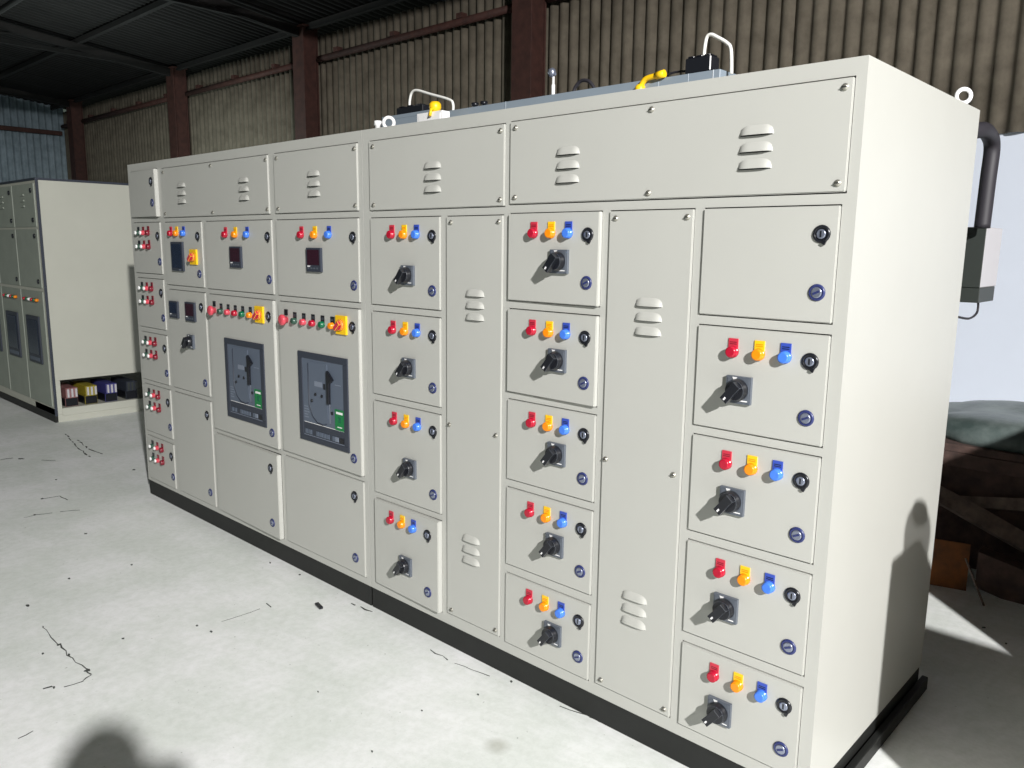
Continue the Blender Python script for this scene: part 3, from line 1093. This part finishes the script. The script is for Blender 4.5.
# front doors
pw_ = .62
for k in range(5):
    x1_ = OX1-.05-k*pw_
    x0_ = x1_-pw_+.02
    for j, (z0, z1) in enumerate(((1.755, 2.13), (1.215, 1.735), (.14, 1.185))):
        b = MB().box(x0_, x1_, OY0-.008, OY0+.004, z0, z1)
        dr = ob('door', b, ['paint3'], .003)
        WORLD[dr] = so
        if k > 2:
            continue

        def sub(nm, b, mats, bev=0):
            b.v = [(vx-so.x, vy-so.y, vz) for vx, vy, vz in b.v]
            place(nm, b.mesh(nm, mats, bev), dr, so)
        yf = OY0-.008
        for zz in (z1-.06, z0+.06):
            if j < 2:
                sub('lock', MB().lathe((x1_-.07, yf, zz), (0, -1, 0), [(0, .022), (.01, .018)], 12), ['black'])
        if j == 0:
            for q in range(3):
                sub('louvre', MB().prism([(x0_+.24, z1-.10-q*.05), (x0_+.34, z1-.10-q*.05), (x0_+.33, z1-.085-q*.05), (x0_+.25, z1-.085-q*.05)], yf-.01, yf, 1), ['paint3'])
        if j == 2:
            for q in range(6):
                sub('indicator_lamp', MB().lathe((x0_+.12+q*.07, yf, z1-.08), (0, -1, 0), [(0, .015), (.02, .014), (.028, .008)], 10), [('red', 'green', 'white', 'red', 'green', 'orange')[q]])
            b = MB().box(x0_+.12, x1_-.13, yf-.015, yf, .52, .955)
            sub('breaker_bezel', b, ['bezel'], .002)
            b = MB().box(x0_+.155, x1_-.165, yf-.018, yf-.014, .60, .92)
            sub('breaker_face', b, ['navy'], .002)
            b = MB().box(x0_+.16, x1_-.17, yf-.018, yf-.014, .54, .575)
            sub('control_strip', b, ['acb'], .002)
tag(second, 'grey switchgear panel at the far left with open cable chamber', 'cabinet')

# ------------------------------------------------------------------ scrap heap behind the right end


def rough_slab(nm, p0, p1, wd, th, m_, lab, cat, twist=0.0, group='timber and metal scraps behind the panel'):
    """a plank or strip between two world points, with uneven outline"""
    p0, p1 = Vector(p0), Vector(p1)
    d_ = (p1-p0)
    ln = d_.length
    d_.normalize()
    side = d_.cross(Vector((0, 0, 1)))
    if side.length < .1:
        side = Vector((1, 0, 0))
    side.normalize()
    side = (Matrix.Rotation(twist, 3, d_) @ side)
    up = side.cross(d_)
    b = MB()
    n_ = 5
    vs_ = []
    mid = (p0+p1)/2
    for i in range(n_+1):
        c_ = p0+d_*(ln*i/n_)-mid
        a_ = wd/2*random.uniform(.9, 1.05)
        h_ = th/2
        j_ = up*random.uniform(-.15, .15)*th
        vs_ += [c_+side*a_+up*h_+j_, c_-side*a_+up*h_+j_, c_-side*a_-up*h_+j_, c_+side*a_-up*h_+j_]
    fs = [(0, 1, 2, 3), (n_*4, n_*4+3, n_*4+2, n_*4+1)]
    for i in range(n_):
        for k in range(4):
            fs.append((i*4+k, i*4+(k+1) % 4, i*4+4+(k+1) % 4, i*4+4+k))
    b.add(vs_, fs)
    o_ = place(nm, b.mesh(nm, [m_]), None, mid)
    tag(o_, lab, cat, group)
    return o_


# low rusty rack that carries the tarpaulin bundle
rack = place('storage_rack', None, None, (.30, 2.85, 0))


def rk(nm, b, m_, bev=.003):
    b.v = [(x_-.30, y_-2.85, z_) for x_, y_, z_ in b.v]
    return place(nm, b.mesh(nm, [m_], bev), rack, (.30, 2.85, 0))


for x_ in (-.72, 1.32):
    for y_ in (2.42, 3.28):
        rk('leg', MB().box(x_-.03, x_+.03, y_-.03, y_+.03, 0, .62), 'brown')
for k in range(4):
    rk('plank', MB().box(-.80, 1.40, 2.39+k*.235, 2.61+k*.235, .62, .66), 'brown')
rk('front_beam', MB().box(-.80, 1.40, 2.385, 2.415, .545, .62), 'brown')
rk('lower_board', MB().box(-.75, 1.35, 2.47, 2.49, .0, .54), 'brown')
tag(rack, 'dark brown timber rack behind the right end of the panel', 'rack')


def heap(nm, c, rx, ry, rz_, m_, seed, flat=.0):
    b = MB()
    nu, nv = 36, 14
    rnd = random.Random(seed)
    ph = [rnd.uniform(0, 6.28) for _ in range(8)]
    vs_ = []
    for j in range(nv+1):
        t = j/nv*math.pi/2
        for i in range(nu):
            a_ = 2*math.pi*i/nu
            w_ = 1+.07*math.sin(3*a_+ph[0])+.05*math.sin(7*a_+ph[1]+t*2)+.03*math.sin(13*a_+ph[2])
            r_ = math.cos(t)**.45*w_
            z_ = math.sin(t)**.8*(1+.10*math.sin(2*a_+ph[3])+.06*math.sin(5*a_+4*t+ph[4])*math.cos(t))
            vs_.append((rx*r_*math.cos(a_), ry*r_*math.sin(a_), rz_*z_))
    fs = [(j*nu+i, j*nu+(i+1) % nu, (j+1)*nu+(i+1) % nu, (j+1)*nu+i) for j in range(nv) for i in range(nu)]
    fs.append(tuple(range(nu)))
    b.add(vs_, fs, 0, True)
    return place(nm, b.mesh(nm, [m_]), None, c)


tag(heap('tarpaulin_bundle', (.30, 2.85, .66), 1.02, .42, .145, 'tarp', 3), 'grey-green tarpaulin bundle lying on the brown rack', 'tarpaulin')
rough_slab('timber_plank', (-.62, 2.36, .50), (.55, 2.36, .05), .09, .035, 'greytimber', 'weathered plank leaning down to the right before the rack', 'plank', .9)
rough_slab('timber_plank', (-.40, 2.44, .33), (.62, 2.43, .50), .06, .03, 'greytimber', 'weathered plank rising to the right before the rack', 'plank', 1.2)
# rusty plate standing at the foot of the heap
b = MB()
a = at(929, 585, 2, 0)
c = at(1024, 603, 2, 0)
dv = (c-a).normalized()
nv_ = Vector((-dv.y, dv.x, 0))
p0 = a-dv*.35
pe = at(966, 591, 2, 0)
p1 = pe
b.add([q+Vector((0, 0, z_))+nv_*(z_*.25+t_) for q in (p0, p1) for z_ in (0, .22) for t_ in (0, .006)],
      [(0, 1, 3, 2), (4, 6, 7, 5), (0, 4, 5, 1), (2, 3, 7, 6), (0, 2, 6, 4), (1, 5, 7, 3)])
tag(place('rusty_plate', b.mesh('plate', ['rustsheet']), None), 'orange-brown rusty plate standing at the foot of the heap', 'plate')
rough_slab('squared_timber', Vector((pe.x+.03, pe.y+.07, .09)), Vector((pe.x+1.1, pe.y+.07, .09)), .10, .18, 'brown', 'dark squared timber lying at the foot of the heap', 'timber')
a, c = at(963, 565, 1, 2.02), at(984, 606, 2, 0)
tag(place('thin_stick', MB().tube([c, Vector((a.x, c.y+.045, .192))], .005, 6).mesh('stick', ['greytimber']), None), 'thin stick leaning on the dark squared timber', 'stick')

# dark foot rail under the right end of the line-up
b = MB().box(.0, .022, .02, YD+.02, 0, .05)
tag(place('base_channel', b.mesh('chan', ['plinth'], .002), None, (.002, 0, 0)), 'dark steel base channel along the panel right side', 'channel')

# ------------------------------------------------------------------ unseen cabinet, jar and crate added to throw shadows into view; the photographer
cab = place('shadow_caster_cabinet', None, None, (1.36, .075, 0))  # unseen shadow caster for the panel's right side


def cb(nm, b, mats, bev=.004):
    b.v = [(x_-1.36, y_-.075, z_) for x_, y_, z_ in b.v]
    return place(nm, b.mesh(nm, mats, bev), cab, (1.36, .075, 0))


cb('body', MB().box(.82, 1.90, -.05, .20, .06, 1.20), ['cabinet'])
cb('plinth', MB().box(.83, 1.89, -.04, .19, 0, .06), ['plinth'])
for k in range(2):
    dd = cb('door', MB().box(.835+k*.53, 1.355+k*.53, -.062, -.05, .09, 1.17), ['cabinet'], .003)
    b = MB().box(1.31-1.36+k*.09, 1.325-1.36+k*.09, -.08-.075, -.062-.075, .55, .67)
    place('handle', b.mesh('handle', ['black'], .002), dd, (1.36, .075, 0))
tag(cab, 'low grey steel cabinet added out of view to cast a shadow', 'cabinet')
b = MB()
b.lathe((0, 0, 0), (0, 0, 1), [(0, .080), (.008, .095), (.10, .105), (.135, .095), (.155, .060)], 24, 0)
b.lathe((0, 0, .155), (0, 0, 1), [(0, .062), (.018, .062)], 20, 1)
tag(place('shadow_caster_jar', b.mesh('jar', ['jug', 'white']), None, (.945, .075, 1.20)), 'translucent plastic jar added out of view to shape the cabinet shadow', 'jar')

crt = place('shadow_caster_crate', None, None, (1.60, 1.55, 0))  # unseen blocker added to shade the heap and floor


def cr(nm, b):
    b.v = [(x_-1.60, y_-1.55, z_) for x_, y_, z_ in b.v]
    return place(nm, b.mesh(nm, ['crate'], .003), crt, (1.60, 1.55, 0))


cr('inner_board', MB().box(.96, 2.24, .96, 2.14, .08, 1.40))
for k in range(8):
    z_ = .10+k*.163
    cr('slat', MB().box(.93, 2.27, .93, .955, z_, z_+.15))
    cr('slat', MB().box(.935, .958, .95, 2.15, z_, z_+.15))
for x_, y_ in ((.93, .93), (2.2, .93), (.93, 2.08), (2.2, 2.08)):
    cr('post', MB().box(x_-.02, x_+.07, y_-.02, y_+.07, 0, 1.42))
tag(crt, 'slatted timber crate added out of view to shade the heap', 'crate')


def person():
    base = Vector((1.05, -2.245, 0))
    yaw = YAW
    fw = Vector((-math.sin(yaw), math.cos(yaw), 0))
    rt = Vector((math.cos(yaw), math.sin(yaw), 0))

    def W(r_, f_, z_):
        return rt*r_+fw*f_+Vector((0, 0, z_))
    root = place('person', None, None, base)
    J = [  # joints: position, radius x, radius y, parent index
        (W(0, 0, .94), .150, .120, None), (W(0, .01, 1.10), .140, .110, 0), (W(0, .0, 1.28), .160, .115, 1), (W(0, -.01, 1.41), .120, .090, 2), (W(0, .0, 1.49), .058, .058, 3),
        (W(.17, -.01, 1.40), .068, .066, 3), (W(.23, .04, 1.16), .050, .050, 5), (W(.13, .15, 1.32), .040, .040, 6), (W(.075, .185, 1.42), .030, .030, 7),
        (W(-.17, -.01, 1.40), .068, .066, 3), (W(-.23, .04, 1.16), .050, .050, 9), (W(-.13, .15, 1.32), .040, .040, 10), (W(-.075, .185, 1.42), .030, .030, 11),
        (W(.09, 0, .86), .095, .098, 0), (W(.10, .02, .50), .062, .064, 13), (W(.11, -.02, .09), .042, .045, 14), (W(.13, .12, .045), .036, .036, 15),
        (W(-.09, 0, .86), .095, .098, 0), (W(-.10, .02, .50), .062, .064, 17), (W(-.11, -.02, .09), .042, .045, 18), (W(-.13, .12, .045), .036, .036, 19)]
    me = bpy.data.meshes.new('person_body')
    me.from_pydata([j[0] for j in J], [(i, j[3]) for i, j in enumerate(J) if j[3] is not None], [])
    o_ = place('body', me, root, base)
    sk = o_.modifiers.new('skin', 'SKIN')
    sk.use_smooth_shade = True
    for i, j in enumerate(J):
        me.skin_vertices[0].data[i].radius = (j[1], j[2])
        me.skin_vertices[0].data[i].use_root = (i == 0)
    ss = o_.modifiers.new('sub', 'SUBSURF')
    ss.levels = ss.render_levels = 2
    me.materials.append(M['shirt'])
    # head with face
    b = MB()
    nu, nv = 24, 18
    vs_ = []
    for j in range(nv+1):
        t = -math.pi/2+math.pi*j/nv
        for i in range(nu):
            a_ = 2*math.pi*i/nu
            fx_, sx_ = math.cos(a_), math.sin(a_)
            z_ = math.sin(t)*.118
            r_ = math.cos(t)
            jaw = 1-.22*max(0, -math.sin(t))
            f_ = fx_*r_*.098*(1.0 if fx_ > 0 else 1.04)
            s_ = sx_*r_*.076*jaw
            if fx_ > .8 and -.035 < z_ < .012:
                f_ += .022*(fx_-.8)/.2*(1-abs(z_+.018)/.035)
            if .5 < fx_ < .97 and .0 < z_ < .03:
                f_ -= .006
            vs_.append(rt*s_+fw*(f_+.02)+Vector((0, 0, 1.625+z_)))
    fs = [(j*nu+i, j*nu+(i+1) % nu, (j+1)*nu+(i+1) % nu, (j+1)*nu+i) for j in range(nv) for i in range(nu)]
    b.add(vs_, fs, 0, True)
    for s_ in (-1, 1):
        b.lathe(rt*s_*.073+fw*.012+Vector((0, 0, 1.62)), rt*s_+fw*-.3, [(0, .014), (.008, .026), (.014, .022)], 10, 0)
        b.lathe(rt*s_*.030+fw*.103+Vector((0, 0, 1.637)), fw, [(0, .012), (.006, .008)], 10, 1)
    b.obox(fw*.104+Vector((0, 0, 1.562)), rt*.024, fw*.006, Vector((0, 0, .005)), 2)
    place('head', b.mesh('head', ['skin', 'white', 'pink']), root, base)
    b = MB()
    vs_ = []
    for j in range(9):
        t = math.pi/2*j/8*1.0
        for i in range(nu):
            a_ = 2*math.pi*i/nu
            front = math.cos(a_) > .45
            tt = max(t, .42) if front else t-.45*(1-t/(math.pi/2))
            r_ = math.cos(tt)
            vs_.append(rt*(math.sin(a_)*r_*.086)+fw*(math.cos(a_)*r_*.108+.015)+Vector((0, 0, 1.63+math.sin(tt)*.127)))
    b.add(vs_, [(j*nu+i, j*nu+(i+1) % nu, (j+1)*nu+(i+1) % nu, (j+1)*nu+i) for j in range(8) for i in range(nu)], 0, True)
    place('hair', b.mesh('hair', ['hair']), root, base)
    # hands: palm, four fingers and a thumb closing on the phone from both sides
    for s_ in (-1, 1):
        b = MB()
        pc = W(s_*.088, .190, 1.465)
        b.obox(pc, rt*.011, fw*.034, Vector((0, 0, .040)))
        for k in range(4):
            z_ = 1.495-k*.020
            L_ = (.030, .036, .034, .027)[k]
            b.tube([W(s_*.090, .212, z_), W(s_*.088, .232, z_), W(s_*(.084-L_*.6), .240, z_), W(s_*(.084-L_), .238, z_)], [.009, .009, .0085, .007], 8)
        b.tube([W(s_*.088, .168, 1.445), W(s_*.086, .172, 1.475), W(s_*.078, .188, 1.498), W(s_*.068, .205, 1.504)], [.011, .0105, .0095, .008], 8)
        place('hand', b.mesh('hand', ['skin'], .003), root, base)
    tr = MB()
    for s_ in (-1, 1):
        tr.tube([W(s_*.085, 0, .90), W(s_*.09, 0, .82), W(s_*.10, .02, .50), W(s_*.11, -.015, .10)], [.125, .118, .085, .072], 14)
        tr.tube([W(s_*.115, -.06, .035), W(s_*.12, .03, .04), W(s_*.13, .16, .028), W(s_*.13, .19, .022)], [.036, .042, .034, .020], 10, 1)
    place('trousers', tr.mesh('trousers', ['trouser', 'black']), root, base)
    tag(root, 'person in blue shirt holding up a phone behind the viewpoint', 'person')
    b = MB()
    c_ = base+W(0, .222, 1.52)
    b.obox((0, 0, 0), rt*.075, fw*.0045, Vector((0, 0, .037)))
    tag(place('phone', b.mesh('phone', ['black'], .003), None, c_), 'black phone held by the person behind the viewpoint', 'phone')


person()
